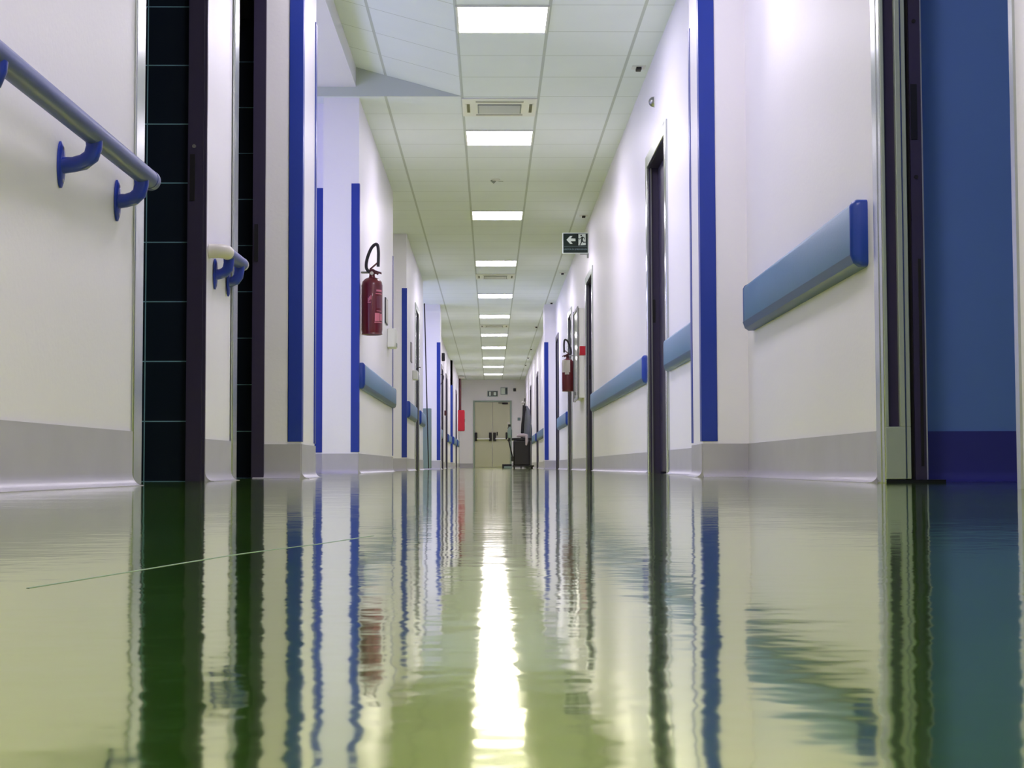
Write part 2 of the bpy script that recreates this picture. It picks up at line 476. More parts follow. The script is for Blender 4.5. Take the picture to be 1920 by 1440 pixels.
doorway(1, -1, -1.030, 4.53, 5.6, 'near left open doorway with steel surround and dark tiled room', leafless=True, aw=.095, depth=.06, plates=False, af=.035, xf=.017, seal=False, pd=.006)
doorway(2, -1, -1.025, 6.19, 7.0, 'second open doorway on the left with steel surround, before the pillar', leafless=True, aw=.09, depth=.056, plates=False, af=0, seal=False, pd=.006)
for o in bpy.data.objects:
    if o.name in ('door_1', 'door_2'):
        dn = o
        L = 1.07 if o.name == 'door_1' else .81
        x_off = 0.018 if o.name == 'door_1' else 0.0
        # dark reveal of the far jamb with its latch keep
        X0 = -.015 if o.name == 'door_1' else 0
        r = MB(); r.box(X0 + .0, -.056 - abs(X0), L - .022, L - .006, 0, DH - .01)
        obj('jamb_lining', r, 'dark', dn)
        z = 1.105 if o.name == 'door_1' else 1.07
        p = MB(); p.box(-.030 + X0, -.048 + X0, L - .026, L - .0225, z - .085, z + .085)
        obj('strike_plate', p, 'black', dn)
        if o.name == 'door_1':
            k = MB(); k.lathe([(.0035, 0), (.007, 0), (.007, .003), (.0035, .003)], 14, (-.034 + X0, L - .025, 1.22), 'Y')
            obj('strike_hole', k, 'dull_steel', dn)
doorway(3, 1, 1.16, 10.05, 11.2, 'dark door in steel frame, nearest one in the right corridor wall', deep=.07)
doorway(4, 1, 1.16, 17.4, 18.5, 'dark door in steel frame beside the notice board on the right', deep=.07)
doorway(5, 1, 1.16, 21.9, 22.85, 'dark door just behind the right fire extinguisher', deep=.06)
doorway(6, 1, 1.16, 26.2, 27.05, 'narrow dark door before the far right blue pillar corner', deep=.06, am='dark')
doorway(7, -1, -1.05, 21.35, 22.3, 'steel framed door on the left behind small wall box', deep=.06)
doorway(8, -1, -1.10, 34.2, 35.2, 'first far left door beyond the pillar', deep=.05, am='dark')
doorway(9, -1, -1.10, 37.6, 38.6, 'second far left door beyond the pillar', deep=.05, am='dark')
doorway(10, -1, -1.04, 45.6, 46.6, 'last left door before the end wall', deep=.05, am='dark')
doorway(11, 1, 1.14, 36.9, 37.9, 'right door behind the cleaning cart', deep=.05, am='dark')
doorway(12, 1, 1.14, 43.2, 44.1, 'last right door before the end wall', deep=.05, am='dark')

# right foreground doorway: slotted steel jamb, dark lining, keeps
d = sempty('door_13', 'steel door jamb at right foreground opening on a dim side room', 'door', (1.16, 4.5, 0))
a = MB(); a.box(-.008, .003, -.005, .085, 0, DH + .08); a.box(-.010, -.004, .03, .085, 0, DH + .08)
a.box(-.008, .004, -1.13, -.005, DH, DH + .08)
obj('architrave', a, 'steel', d, bevel=.002)
a = MB(); a.box(.006, .13, -1.128, -1.115, 0, DH); a.box(-.001, .006, -1.14, -1.115, 0, DH + .08)
obj('near_jamb', a, 'steel', d)
j = MB()
j.box(-.006, .069, -.008, .06, .012, .165); j.box(-.006, .005, -.008, .06, .165, DH); j.box(.038, .069, -.008, .06, .165, DH)
j.box(.005, .038, .02, .06, .165, DH)
jo = obj('jamb', j, 'jamb', d, bevel=.002)
rb = MB(); rb.box(.052, .056, -.0095, -.0075, .013, DH)
obj('ridge', rb, 'steel', jo)
sl = MB(); sl.box(.0055, .0375, .008, .0195, .166, DH - .01)
obj('slot', sl, 'dark', jo)
ln = MB(); ln.box(.083, .116, .0, .16, 0, DH)
obj('jamb_lining', ln, 'dark', d)
sk = MB(); sk.box(.069, .083, .01, .06, 0, DH); sk.box(.1, .108, -.0025, -.0002, .05, .66)
obj('seal', sk, 'gap', d)
p = MB(); p.box(.085, .104, -.0025, -.0002, 1.015, 1.18)
obj('strike_plate', p, 'black', d)
for z in (1.37, .903):
    k = MB(); k.lathe([(.006, -.0002), (.006, -.003)], 16, (.098, 0, z), 'Y'); obj('strike_hole', k, 'gap', d)
sh = MB(); sh.box(-.004, .17, -.006, .06, 0, .010)
obj('gap_shadow', sh, 'black', d)  # black strip standing in for the dark gap and shadow under the jamb

# ---------------------------------------------------------------- blue corner guards
def guard(x, y, sx, sy, label, leg=.056, sleg=.05, m='guard'):
    """corner at (x, y); face leg runs along sx in x, side leg along sy in y"""
    t = .006; r = .004
    P = [(-sx * t, -sy * t), (sx * leg, -sy * t), (sx * (leg + .003), -sy * t * .3), (sx * (leg + .003), 0), (0, 0), (0, sy * sleg), (-sx * t, sy * sleg)]
    mb = MB(); mb.prism(P, .166, 2.27)
    o = obj('corner_guard', mb, m, loc=(x, y, 0), bevel=.0025)
    return tag(o, label, 'corner guard', 'blue corner guards on the wall corners')
guard(-.862, 7.0, -1, 1, 'broad blue corner guard on the near left pillar, running past the top')
guard(-.873, 7.65, -1, -1, 'thin blue edge of the guard on the back corner of the near left pillar')
guard(-1.39, 12.2, 1, 1, 'blue corner guard half hidden behind the near left pillar')
guard(-1.03, 12.0, -1, 1, 'blue corner guard beside the large left fire extinguisher')
guard(-1.03, 16.2, -1, -1, 'dark thin corner guard at the end of the first left bumper rail')
guard(-1.045, 19.1, -1, 1, 'blue corner guard left of the second left bumper rail')
guard(-.905, 27.5, -1, 1, 'bright blue corner guard on the far left pillar')
guard(-1.04, 42.0, -1, 1, 'short looking dark blue guard nearest the far end, left wall')
guard(.985, 7.15, 1, 1, 'broad blue corner guard on the near right pillar', leg=.066)
guard(1.016, 7.75, 1, -1, 'thin blue edge guard on the back corner of the near right pillar')
guard(.965, 27.5, 1, 1, 'blue corner guard on the far right pillar', leg=.064)

# ---------------------------------------------------------------- bumper rails
def bumper(p0, p1, side, label, near_cap=True, z0=.665, z1=.868, t=.042, cap='guard_edge', far_cap=False):
    """runs from p0 (near) to p1 (far) on a wall whose room side is -side in x"""
    x, y = p0; dx, dy = p1[0] - x, p1[1] - y; L = math.hypot(dx, dy)
    r = thing('bumper_rail', label, 'bumper rail', (x, y, 0), math.atan2(-dx, dy), 'blue bumper rails on the walls')
    o = -side
    def prof(z0=z0, z1=z1, t=t):
        return [(0, z0), (o * t * .45, z0), (o * t * .80, z0 + .010), (o * t, z0 + .036), (o * t, z1 - .022), (o * t * .86, z1 - .008), (o * t * .6, z1), (0, z1)]
    cl = .022
    mb = MB(); mb.sweep(prof(), (0, cl if near_cap else 0, 0), (0, L - (cl if far_cap else 0), 0)); obj('rail_cover', mb, 'bumper', r)
    lp = MB(); lp.sweep([(0, z0 - .002), (o * t * .5, z0 - .003), (o * t * .84, z0 + .008), (o * (t + .0015), z0 + .036), (o * t * .9, z0 + .036), (0, z0 + .01)], (0, cl, 0), (0, L - .002, 0))
    obj('lower_lip', lp, 'bumper_lip', r)
    def endcap(ya, yb):
        c = MB(); P = prof(z0 - .002, z1 + .002, t + .002)
        n = len(P); v = []; secs = [(ya, 1.0), (ya + (yb - ya) * .35, .97), (ya + (yb - ya) * .75, .84), (yb, .55)]
        zc = (z0 + z1) / 2
        for yy, k in secs:
            v += [(px * k, yy, zc + (pz - zc) * (1 - (1 - k) * .25)) for px, pz in P]
        f = [tuple(range(n))[::-1], tuple(range(3 * n, 4 * n))]
        for i in range(3):
            for q in range(n): f.append((i * n + q, i * n + (q + 1) % n, (i + 1) * n + (q + 1) % n, (i + 1) * n + q))
        c.add(v, f); e = obj('end_cap', c, cap, r); e['label'] = 'deep blue end cap'
    if near_cap: endcap(cl, 0)
    if far_cap: endcap(L - cl, L)
    return r
bumper((1.163, 4.70), (1.196, 6.96), 1, 'large blue bumper rail in the right foreground, nearest of all', z0=.667, z1=.872, t=.05, far_cap=True)
bumper((1.16, 7.95), (1.16, 9.93), 1, 'bright blue bumper rail between right pillar and first right door', near_cap=False)
bumper((1.16, 11.34), (1.16, 17.28), 1, 'long blue bumper rail on the right between two dark doors')
bumper((1.16, 23.0), (1.16, 26.08), 1, 'short blue bumper rail right of the far pillar, below the extinguisher')
bumper((1.14, 28.4), (1.14, 36.7), 1, 'far right bumper rail just past the pillar')
bumper((1.14, 38.1), (1.14, 43.0), 1, 'far right bumper rail beside the cleaning cart')
bumper((-1.03, 12.09), (-1.03, 16.12), -1, 'blue bumper rail below the left fire extinguisher', far_cap=True)
bumper((-1.045, 19.2), (-1.05, 21.25), -1, 'blue bumper rail on the left beside the second blue guard')
bumper((-1.05, 22.42), (-1.055, 23.95), -1, 'short blue bumper rail left, after the steel framed door')
bumper((-1.10, 28.4), (-1.10, 34.1), -1, 'far left bumper rail just past the pillar')
bumper((-1.10, 38.75), (-1.10, 41.95), -1, 'far left bumper rail between door and last blue guard')
bumper((-1.04, 42.1), (-1.04, 45.5), -1, 'far left bumper rail just past the last blue guard')
bumper((-1.04, 46.7), (-1.04, 49.0), -1, 'last left bumper rail, below the red hose cabinet')

# ---------------------------------------------------------------- handrails
def bracket(parent, wx, rx, y, zr, r):
    """blue bracket: oval wall plate, arm out and up into the rail"""
    zp = zr - .075
    b = MB()
    n = 24; v = []; f = []
    for xx, k in ((0, 1.0), (.005, 1.0), (.009, .8)):
        for i in range(n):
            a = 2 * PI * i / n; v.append((wx + xx, y + .024 * k * math.cos(a), zp + .058 * k * math.sin(a)))
    for i in range(2):
        for q in range(n): f.append((i * n + q, i * n + (q + 1) % n, (i + 1) * n + (q + 1) % n, (i + 1) * n + q))
    f += [tuple(range(n))[::-1], tuple(range(2 * n, 3 * n))]
    b.add(v, f)
    pl = obj('bracket', b, 'bracket', parent)
    arm = MB(); D = rx - wx
    pts = [(wx + .004, y, zp - .002), (wx + D * .4, y, zp + .0), (wx + D * .7, y, zp + .006), (wx + D * .92, y, zp + .020), (wx + D * 1.0, y, zp + .042), (wx + D, y, zr - r * .6)]
    arm.tube(pts, [.021, .019, .020, .020, .020, .021], 14)
    obj('arm', arm, 'bracket', pl)
    for dz in (-.040, .040):
        sc = MB(); sc.lathe([(.0055, 0), (.0055, .002), (.003, .003)], 12, (wx + .0075, y, zp + dz), 'X')
        obj('screw', sc, 'dull_steel', pl)
def endpts(p, q, r, n=6):
    """domed rail end: positions and radii from p towards q"""
    p = Vector(p); q = Vector(q); d = (q - p).normalized()
    return [p + d * (r * math.sin(PI / 2 * i / n)) for i in range(n + 1)], [max(r * math.cos(PI / 2 * i / n), .002) for i in range(n + 1)]
h = thing('handrail', 'long grey-blue round handrail on the near left wall', 'handrail', (-1.05, 3.5, 0), 0, 'round handrails on the left')
def lp(p): return (p[0] + 1.05, p[1] - 3.5, p[2])
R = .0275
A, B = lp((-.985, .4, .862)), lp((-.966, 4.33, .866))
mb = MB(); mb.tube([A, B], R, 28); obj('rail', mb, 'rail', h)
C_ = tuple(Vector(B) + (Vector(B) - Vector(A)).normalized() * .03)
P_, R_ = endpts(C_, tuple(Vector(C_) + (Vector(B) - Vector(A))), R + .0012)
mb = MB(); mb.tube([B] + P_, [R + .0012] + R_, 28); e = obj('end_cap', mb, 'rail', h)
for yy, wx in ((1.6, -1.108), (3.0, -1.071), (3.74, -1.05), (4.25, -1.036)):
    bracket(h, wx + 1.05, -.967 + 1.05, yy - 3.5, .865, R)
h = thing('handrail', 'short handrail with white elbow on the pier between two doorways', 'handrail', (-1.04, 5.9, 0), 0, 'round handrails on the left')
def lp(p): return (p[0] + 1.04, p[1] - 5.9, p[2])
zr = .852; xr = -.984; yc = 5.69
el = [lp((-1.0415, yc, zr)), lp((xr - .034, yc, zr))] + [lp((xr - .034 + .034 * math.sin(a), yc + .034 - .034 * math.cos(a), zr)) for a in [PI / 2 * i / 6 for i in range(1, 7)]] + [lp((xr, yc + .05, zr))]
mb = MB(); mb.tube(el, .0265, 24); e = obj('elbow', mb, 'rail_white', h); e['label'] = 'white elbow returning to the wall'
s0 = lp((xr, yc + .05, zr)); s1 = lp((xr, 6.10, zr + .002))
P_, R_ = endpts(s1, lp((xr, 7, zr)), .025)
mb = MB(); mb.tube([s0, s1], .025, 24); obj('rail', mb, 'rail', h)
mb = MB(); mb.tube([tuple(Vector(s1) - Vector((0, .02, 0)))] + P_, [.0262] + R_, 24); obj('end_cap', mb, 'rail_white', h)
for yy, wx in ((5.78, -1.038), (6.02, -1.029)):
    bracket(h, wx + 1.04, xr + 1.04, yy - 5.9, zr, .025)

# ---------------------------------------------------------------- ceiling lights
LY = [-1.25, 2.35, 5.95, 9.55, 13.15, 17.35, 21.55, 25.75, 29.35, 33.55, 37.15, 40.75, 44.35, 47.95]
NTH = ['', '', '', 'nearest', 'second', 'third', 'fourth', 'fifth', 'sixth', 'seventh', 'eighth', 'ninth', 'tenth', 'farthest']
def make_light():
    r = thing('ceiling_light', '', 'ceiling light', (0, 0, HC))
    f = MB(); w = .298; i = .283
    f.box(-w, w, -w, -i, -.012, 0); f.box(-w, w, i, w, -.012, 0); f.box(-w, -i, -i, i, -.012, 0); f.box(i, w, -i, i, -.012, 0)
    obj('frame', f, 'white', r)
    d_ = MB(); P = []
    for cx, cy, a0 in ((1, 1, 0), (-1, 1, 90), (-1, -1, 180), (1, -1, 270)):
        for k in range(5):
            a = math.radians(a0 + 22.5 * k); P.append((cx * (i - .02) + .02 * math.cos(a), cy * (i - .02) + .02 * math.sin(a)))
    d_.prism(P, -.010, -.001)
    obj('diffuser', d_, 'led', r)
    return r
L0 = make_light()
for k, y in enumerate(LY):
    o = L0 if k == 0 else copy_tree(L0)
    o.location = (.08, y + .3, HC)
    n_ = NTH[k]
    o['label'] = ('%s lit square LED panel in the ceiling row, counted from the camera' % n_) if n_ else 'lit square LED panel overhead, %s' % ('behind the camera', 'just above the camera', 'before the first one in view')[k]
    o['group'] = 'LED panels in a row along the ceiling'

# ---------------------------------------------------------------- air conditioning cassettes
def make_cassette():
    r = thing('ceiling_vent', '', 'ceiling vent', (0, 0, HC))
    b = MB(); w = .30
    b.box(-w, w, -w, w, -.012, 0); obj('panel', b, 'white', r, bevel=.006)
    g = MB(); g.box(-.175, .175, -.13, .16, -.020, -.0125)
    go = obj('grille', g, 'grille', r, bevel=.004)
    ls = MB()
    for k in range(14): ls.box(-.165, .165, -.12 + k * .020, -.112 + k * .020, -.0215, -.0202)
    obj('slat', ls, 'white', go)
    for (x0, x1, y0, y1) in ((-.19, .19, -.235, -.205), (-.19, .19, .215, .245), (-.262, -.238, -.14, .15), (.238, .262, -.14, .15)):
        s = MB(); s.box(x0, x1, y0, y1, -.0135, -.0122); so = obj('air_slot', s, 'black', r)
        f = MB()
        if x1 - x0 > y1 - y0: f.box(x0, x1, y0 - .012, y0 - .002, -.0145, -.0122)
        else: f.box(x1 + .002 if x0 > 0 else x0 - .012, x1 + .012 if x0 > 0 else x0 - .002, y0, y1, -.0145, -.0122)
        obj('flap', f, 'white', so)
    return r
v0 = make_cassette()
for k, (y, lab) in enumerate(((12.3, 'large square ceiling air vent between the first two light panels'), (23.4, 'small looking ceiling air vent just behind the fourth light panel'), (31.7, 'distant ceiling air vent just behind the sixth light panel'))):
    o = v0 if k == 0 else copy_tree(v0)
    o.location = (.075, y, HC); o['label'] = lab; o['group'] = 'ceiling air vents'

# small ceiling fittings by the right wall
def make_spot():
    r = thing('ceiling_detector', '', 'detector', (0, 0, HC))
    p = MB(); p.box(-.05, .05, -.05, .05, -.006, 0); obj('plate', p, 'white', r, bevel=.003)
    p = MB(); p.box(-.019, .019, -.034, .034, -.026, -.0065); obj('sensor', p, 'rubber', r, bevel=.003)
    return r
s0 = make_spot()
for k, (x, y, lab) in enumerate(((1.08, 11.06, 'white plate with dark sensor, nearest of the row by right wall'),
        (1.08, 17.7, 'small dark dot sensor above the exit sign'), (1.08, 23.0, 'small dark ceiling sensor just past the exit sign'),
        (1.08, 27.2, 'tiny ceiling sensor before the far right pillar'), (.95, 31.9, 'tiny ceiling sensor first past the far right pillar'),
        (1.0, 38.0, 'tiny ceiling sensor third from the end wall'), (1.0, 41.0, 'tiny ceiling sensor second from the end wall'), (1.0, 44.0, 'tiny ceiling sensor nearest the end wall'))):
    o = s0 if k == 0 else copy_tree(s0)
    o.location = (x, y, HC); o['label'] = lab; o['group'] = 'small ceiling sensors along the right wall'
r = thing('smoke_detector', 'small grey broken fitting in the mid ceiling between second and third lights', 'smoke detector', (.055, 15.45, HC))
p = MB(); p.lathe([(.045, 0), (.045, -.008), (.03, -.014), (.012, -.016)], 20); obj('base', p, 'white', r)
p = MB(); p.tube([(-.05, .0, -.012), (-.02, .01, -.03), (.0, 0, -.014)], [.008, .014, .008], 10); p.tube([(0, 0, -.012), (.05, .02, -.016), (.075, .02, -.018)], .003, 8); obj('sensor', p, 'grille', r)

# half dome on the right wall
r = thing('wall_sensor', 'small silver half-dome fitting high on the right wall before first door', 'sensor', (1.16, 10.75, 2.62))
p = MB(); p.lathe([(.040, 0), (.040, -.006)], 24, axis='X'); obj('back_plate', p, 'white', r)
p = MB(); p.lathe([(.036 * math.cos(a), -.006 - .036 * math.sin(a)) for a in [PI / 2 * i / 8 for i in range(8)]] + [(.001, -.042)], 24, axis='X'); obj('dome', p, 'dull_steel', r)

# ---------------------------------------------------------------- fire extinguishers
def extinguisher(label, loc, rz, lit=True, pale=False):
    r = thing('fire_extinguisher', label, 'fire extinguisher', loc, rz)
    R = .083; H = .44
    b = MB(); b.lathe([(.045, .008), (.066, .0), (.079, .012), (R, .04), (R, H - .05), (.076, H - .02), (.055, H + .002), (.026, H + .014), (.022, H + .03)], 36)
    obj('cylinder', b, 'red', r)
    k = MB(); k.lathe([(.080, .0), (.083, -.012), (.074, -.014), (.074, .002)], 30, (0, 0, .012)); obj('base_ring', k, 'red', r)
    v = MB(); v.lathe([(.020, H + .02), (.022, H + .03), (.022, H + .075), (.012, H + .082)], 18)
    v.tube([(0, 0, H + .05), (.035, 0, H + .05), (.05, 0, H + .04)], .010, 10)
    vo = obj('valve', v, 'darkred', r)
    hd = MB()
    hd.sweep([(-.011, -.006), (.011, -.006), (.011, .008), (-.011, .008)], (-.01, 0, H + .075), (.075, 0, H + .045), up=(0, 0, 1), out=(0, 1, 0))
    hd.sweep([(-.011, -.006), (.011, -.006), (.011, .008), (-.011, .008)], (-.02, 0, H + .075), (.05, 0, H + .135), up=(0, 0, 1), out=(0, 1, 0))
    obj('handle', hd, 'darkred', r)
    g = MB(); g.lathe([(.014, 0), (.014, .010), (.011, .012)], 16, (0, -.03, H + .045), 'Y'); obj('gauge', g, 'pale', vo)
    hs = MB()
    pts = [(-.018, 0, H + .055), (-.045, 0, H + .09), (-.040, 0, H + .16), (-.01, 0, H + .24), (.02, 0, H + .275), (.042, 0, H + .272), (.050, 0, H + .22), (.05, 0, H + .16), (.048, 0, H + .10)]
    # smooth the hose
    q = []
    for i in range(len(pts) - 1):
        p0, p1, p2, p3 = [Vector(pts[max(0, min(len(pts) - 1, i + j))]) for j in (-1, 0, 1, 2)]
        for s in range(5):
            t = s / 5; q.append(.5 * ((2 * p1) + (p2 - p0) * t + (2 * p0 - 5 * p1 + 4 * p2 - p3) * t * t + (3 * p1 - p0 - 3 * p2 + p3) * t ** 3))
    q.append(Vector(pts[-1]))
    hs.tube(q, .0125, 10); obj('hose', hs, 'rubber', r)
    # label blocks (print too small to read in the photo)
    A = lambda d: math.radians(d)
    for a0, a1, z0, z1 in ((-62, -22, .335, .350), (-66, -20, .315, .321), (-70, -40, .10, .165), (-72, -18, .088, .094), (-36, -20, .105, .16), (-60, -24, .18, .184)):
        la = MB(); la.patch(R, A(a0), A(a1), z0, z1); obj('label_print', la, 'pink', r)
    brown = mat('label_brown', (110, 52, 72), .5)
    for a0, a1, z0, z1 in ((-60, -26, .205, .30), (-38, -22, .355, .39)): 
        lb = MB(); lb.patch(R, A(a0), A(a1), z0, z1); obj('label_panel', lb, brown, r)
    tx = MB()
    for k in range(3):
        a = -108 + k * 7
        tx.patch(R, A(a), A(a + 5), .255 + k * .008, .285 + k * .009)
    tx.patch(R, A(-110), A(-92), .245, .252)
    obj('lettering', tx, 'pink', r)
    w = MB(); w.box(-.20, .0, -.006, .006, H + .045, H + .058); w.box(-.02, .02, .0, .02, H + .03, H + .06)
    return r, w, H
E1, w, HE = extinguisher('large dark red fire extinguisher hanging on the left wall beside blue guard', (-.938, 12.16, 1.095), 0)
w = MB(); w.box(-.088, -.01, .01, .018, HE + .05, HE + .062); w.tube([(-.085, .014, HE + .056), (-.012, .014, HE + .056)], .009, 8)
obj('wall_bracket', w, 'dull_steel', E1)
E2, w, HE = extinguisher('small looking red extinguisher on the right wall with white tag', (1.07, 21.35, 1.09), PI)
w = MB(); w.box(-.088, -.01, .01, .018, HE + .05, HE + .062); obj('wall_bracket', w, 'dull_steel', E2)
w = MB(); w.patch(.085, math.radians(25), math.radians(110), .26, .43, t=.002); w.patch(.085, math.radians(60), math.radians(100), .23, .27, t=.002); o = obj('tag', w, 'pale', E2); o['label'] = 'white paper tag'
lo = [(-.906, 27.9, 1.72), (-.87, 27.9, 1.72), (-.852, 27.9, 1.69), (-.856, 27.9, 1.64), (-.872, 27.9, 1.58), (-.906, 27.9, 1.54)]
tag(obj('hanging_loop', MB().tube(lo, .007, 8), 'rubber'), 'thin dark loop hooked on the far left pillar just past its guard', 'loop')

# ---------------------------------------------------------------- exit sign
r = thing('exit_sign', 'dark projecting exit sign with white left arrow and running figure', 'sign', (1.16, 18.1, 2.56))
W_, Hh = .31, .25
x1 = .0; x0 = -W_
f = MB(); f.box(x0, x1, -.012, .012, 0, Hh); obj('frame', f, 'signwhite', r, bevel=.004)
f = MB(); f.box(x0 + .011, x1 - .011, -.0145, -.0125, .011, Hh - .011); face = obj('face', f, 'signdark', r)
yy = -.0155
def flat(mb, pts):
    """thin plate in the sign plane; pts are (x, z)"""
    n = len(pts); v = [(x, yy, z) for x, z in pts] + [(x, yy - .001, z) for x, z in pts]
    mb.add(v, [tuple(range(n)), tuple(range(n, 2 * n))[::-1]] + [(i, (i + 1) % n, n + (i + 1) % n, n + i) for i in range(n)])
def S(u, v): return (x0 + .011 + u * (W_ - .022), Hh - .011 - v * (Hh - .022))     # u right, v down, 0..1 on the face
f = MB()
flat(f, [S(*p) for p in ((.13, .33), (.28, .13), (.38, .12), (.30, .26), (.50, .27), (.50, .40), (.30, .40), (.38, .55), (.28, .54))])
obj('arrow', f, 'signwhite', face)
f = MB(); flat(f, [S(*p) for p in ((.62, .03), (.92, .02), (.92, .60), (.62, .62))]); obj('doorway_panel', f, 'signwhite', face)
yy = -.0172
f = MB()
hc = S(.735, .11); flat(f, [(hc[0] + .0095 * math.cos(2 * PI * i / 16), hc[1] + .0095 * math.sin(2 * PI * i / 16)) for i in range(16)])
def limb(a, b, wa, wb):
    a = Vector(S(*a)); b = Vector(S(*b)); d = (b - a).normalized(); n = Vector((-d.y, d.x))
    flat(f, [tuple(a + n * wa), tuple(b + n * wb), tuple(b + d * wb * .6), tuple(b - n * wb), tuple(a - n * wa), tuple(a - d * wa * .6)])
limb((.78, .19), (.76, .36), .011, .009)
limb((.76, .20), (.68, .29), .005, .004); limb((.68, .29), (.58, .27), .004, .0035)
limb((.80, .19), (.87, .24), .005, .004); limb((.87, .24), (.88, .31), .004, .0035)
limb((.75, .35), (.74, .47), .008, .006); limb((.74, .47), (.68, .61), .006, .005)
limb((.77, .36), (.82, .46), .008, .006); limb((.82, .46), (.95, .45), .006, .005)
obj('running_figure', f, 'signdark', face)
yy = -.0155
f = MB(); flat(f, [S(*p) for p in ((.03, .672), (.97, .668), (.97, .678), (.03, .682))]); obj('divider_line', f, 'signtext', face)
def text(s, size, loc, rot, parent, m, depth=.0004):
    cu = bpy.data.curves.new('text', 'FONT'); cu.body = s; cu.size = size; cu.align_x = 'CENTER'; cu.align_y = 'CENTER'; cu.extrude = depth
    t = bpy.data.objects.new('text', cu); COL.objects.link(t)
    dg = bpy.context.evaluated_depsgraph_get(); me = bpy.data.meshes.new_from_object(t.evaluated_get(dg))
    bpy.data.objects.remove(t); o = bpy.data.objects.new('lettering', me); COL.objects.link(o)
    me.materials.clear(); me.materials.append(M[m]); o.parent = parent; o.location = loc; o.rotation_euler = rot
    return o
tx = text('USCITA DI EMERGENZA', .0265, (x0 + W_ / 2, -.0152, S(0, .83)[1]), (PI / 2, 0, 0), face, 'signtext')
w = MB(); w.box(-.02, 0, -.02, .02, -.05, .0); w.box(-.10, 0, -.006, .006, -.010, -.001); obj('wall_bracket', w, 'dull_steel', r)

# ---------------------------------------------------------------- wall-mounted bits, left
def plaque(name, label, cat, X, side, y0, y1, z0, z1, t, m, fr='black', fw=.012):
    r = thing(name, label, cat, (X, (y0 + y1) / 2, z0)); s = -side; L = (y1 - y0) / 2; H = z1 - z0
    b = MB(); b.box(0, s * t, -L, L, 0, H); obj('board', b, fr, r, bevel=.002)
    b = MB(); b.box(s * t, s * (t + .002), -L + fw, L - fw, fw, H - fw); obj('face', b, m, r)
    return r
plaque('wall_sign', 'thin framed sign seen edge-on above the white box near the left extinguisher', 'sign', -1.03, -1, 14.95, 15.25, 1.45, 1.70, .012, 'pale')
r = thing('dispenser', 'white wall box on the left wall after the extinguisher', 'dispenser', (-1.03, 15.45, 1.24))
b = MB(); b.prism([(0, -.13), (.075, -.12), (.085, -.09), (.085, .09), (.075, .12), (0, .13)], 0, .19); bo = obj('casing', b, 'white', r, bevel=.008)
b = MB(); b.box(.0855, .088, -.08, .08, .012, .05); obj('cover_lip', b, 'grille', r)
plaque('wall_sign', 'thin dark sign edge on the left wall before the steel framed door', 'sign', -1.05, -1, 20.1, 20.4, 1.42, 1.68, .012, 'pale')
r = thing('dispenser', 'small white wall box with dark lever beside the left steel door frame', 'dispenser', (-1.05, 20.75, 1.22))
b = MB(); b.box(0, .07, -.14, .14, 0, .12); obj('casing', b, 'white', r, bevel=.01)
b = MB(); b.tube([(.05, 0, .12), (.07, 0, .17), (.10, .03, .17)], .008, 10); obj('lever', b, 'rubber', r)
# recess pole and folded panel
o = obj('pole', MB().tube([(-1.115, 25.9, 2.80), (-1.045, 25.9, .02)], .010, 10), 'rubber'); tag(o, 'thin dark pole leaning in the third left recess, nearly ceiling high', 'pole')
r = thing('folding_screen', 'grey-green folded panel standing in the third left recess', 'screen', (-1.10, 26.4, 0))
for k in range(3):
    b = MB(); b.box(-.09 + k * .006, .07 + k * .006, k * .035, k * .035 + .028, .02, 1.05 + .0 * k); obj('leaf', b, 'panel_grey', r, bevel=.006)
# small dark exit light box on the far left wall
r = thing('exit_light', 'tiny dark box high on the far left wall past the pillar', 'exit light', (-1.10, 34.6, 2.42))
b = MB(); b.box(0, .07, -.06, .06, 0, .18); obj('housing', b, 'black', r, bevel=.01)
b = MB(); b.box(.070, .074, -.045, .045, .02, .15); obj('face', b, 'signdark', r)
o = obj('call_box', MB().box(0, .05, -.06, .06, 0, .12), 'darkred', loc=(-1.10, 36.6, 1.26), bevel=.008); tag(o, 'tiny dark red box on the far left wall between two doors', 'call box')

# red hose cabinet and its pipe near the end wall
r = thing('hose_cabinet', 'bright red cabinet on the left wall right before the end wall', 'fire cabinet', (-1.04, 49.2, 1.18))
b = MB(); b.box(0, .20, -.30, .30, 0, .66); obj('body', b, 'redbox', r, bevel=.01)
b = MB(); b.box(.2005, .208, -.27, .27, .03, .63); dr = obj('door', b, 'redbox', r)
b = MB(); b.box(.2085, .225, -.24, -.22, .28, .38); obj('handle', b, 'dull_steel', dr)
r = thing('riser_pipe', 'dark red pipe running from the ceiling down to the red cabinet', 'pipe', (-.98, 49.2, 1.84))
b = MB(); b.tube([(0, 0, 0), (0, 0, 1.02)], .04, 14); obj('pipe', b, 'darkred', r)
b = MB(); b.box(-.06, .14, -.06, .06, 1.02, 1.10); obj('ceiling_collar', b, 'rail_white', r, bevel=.01)

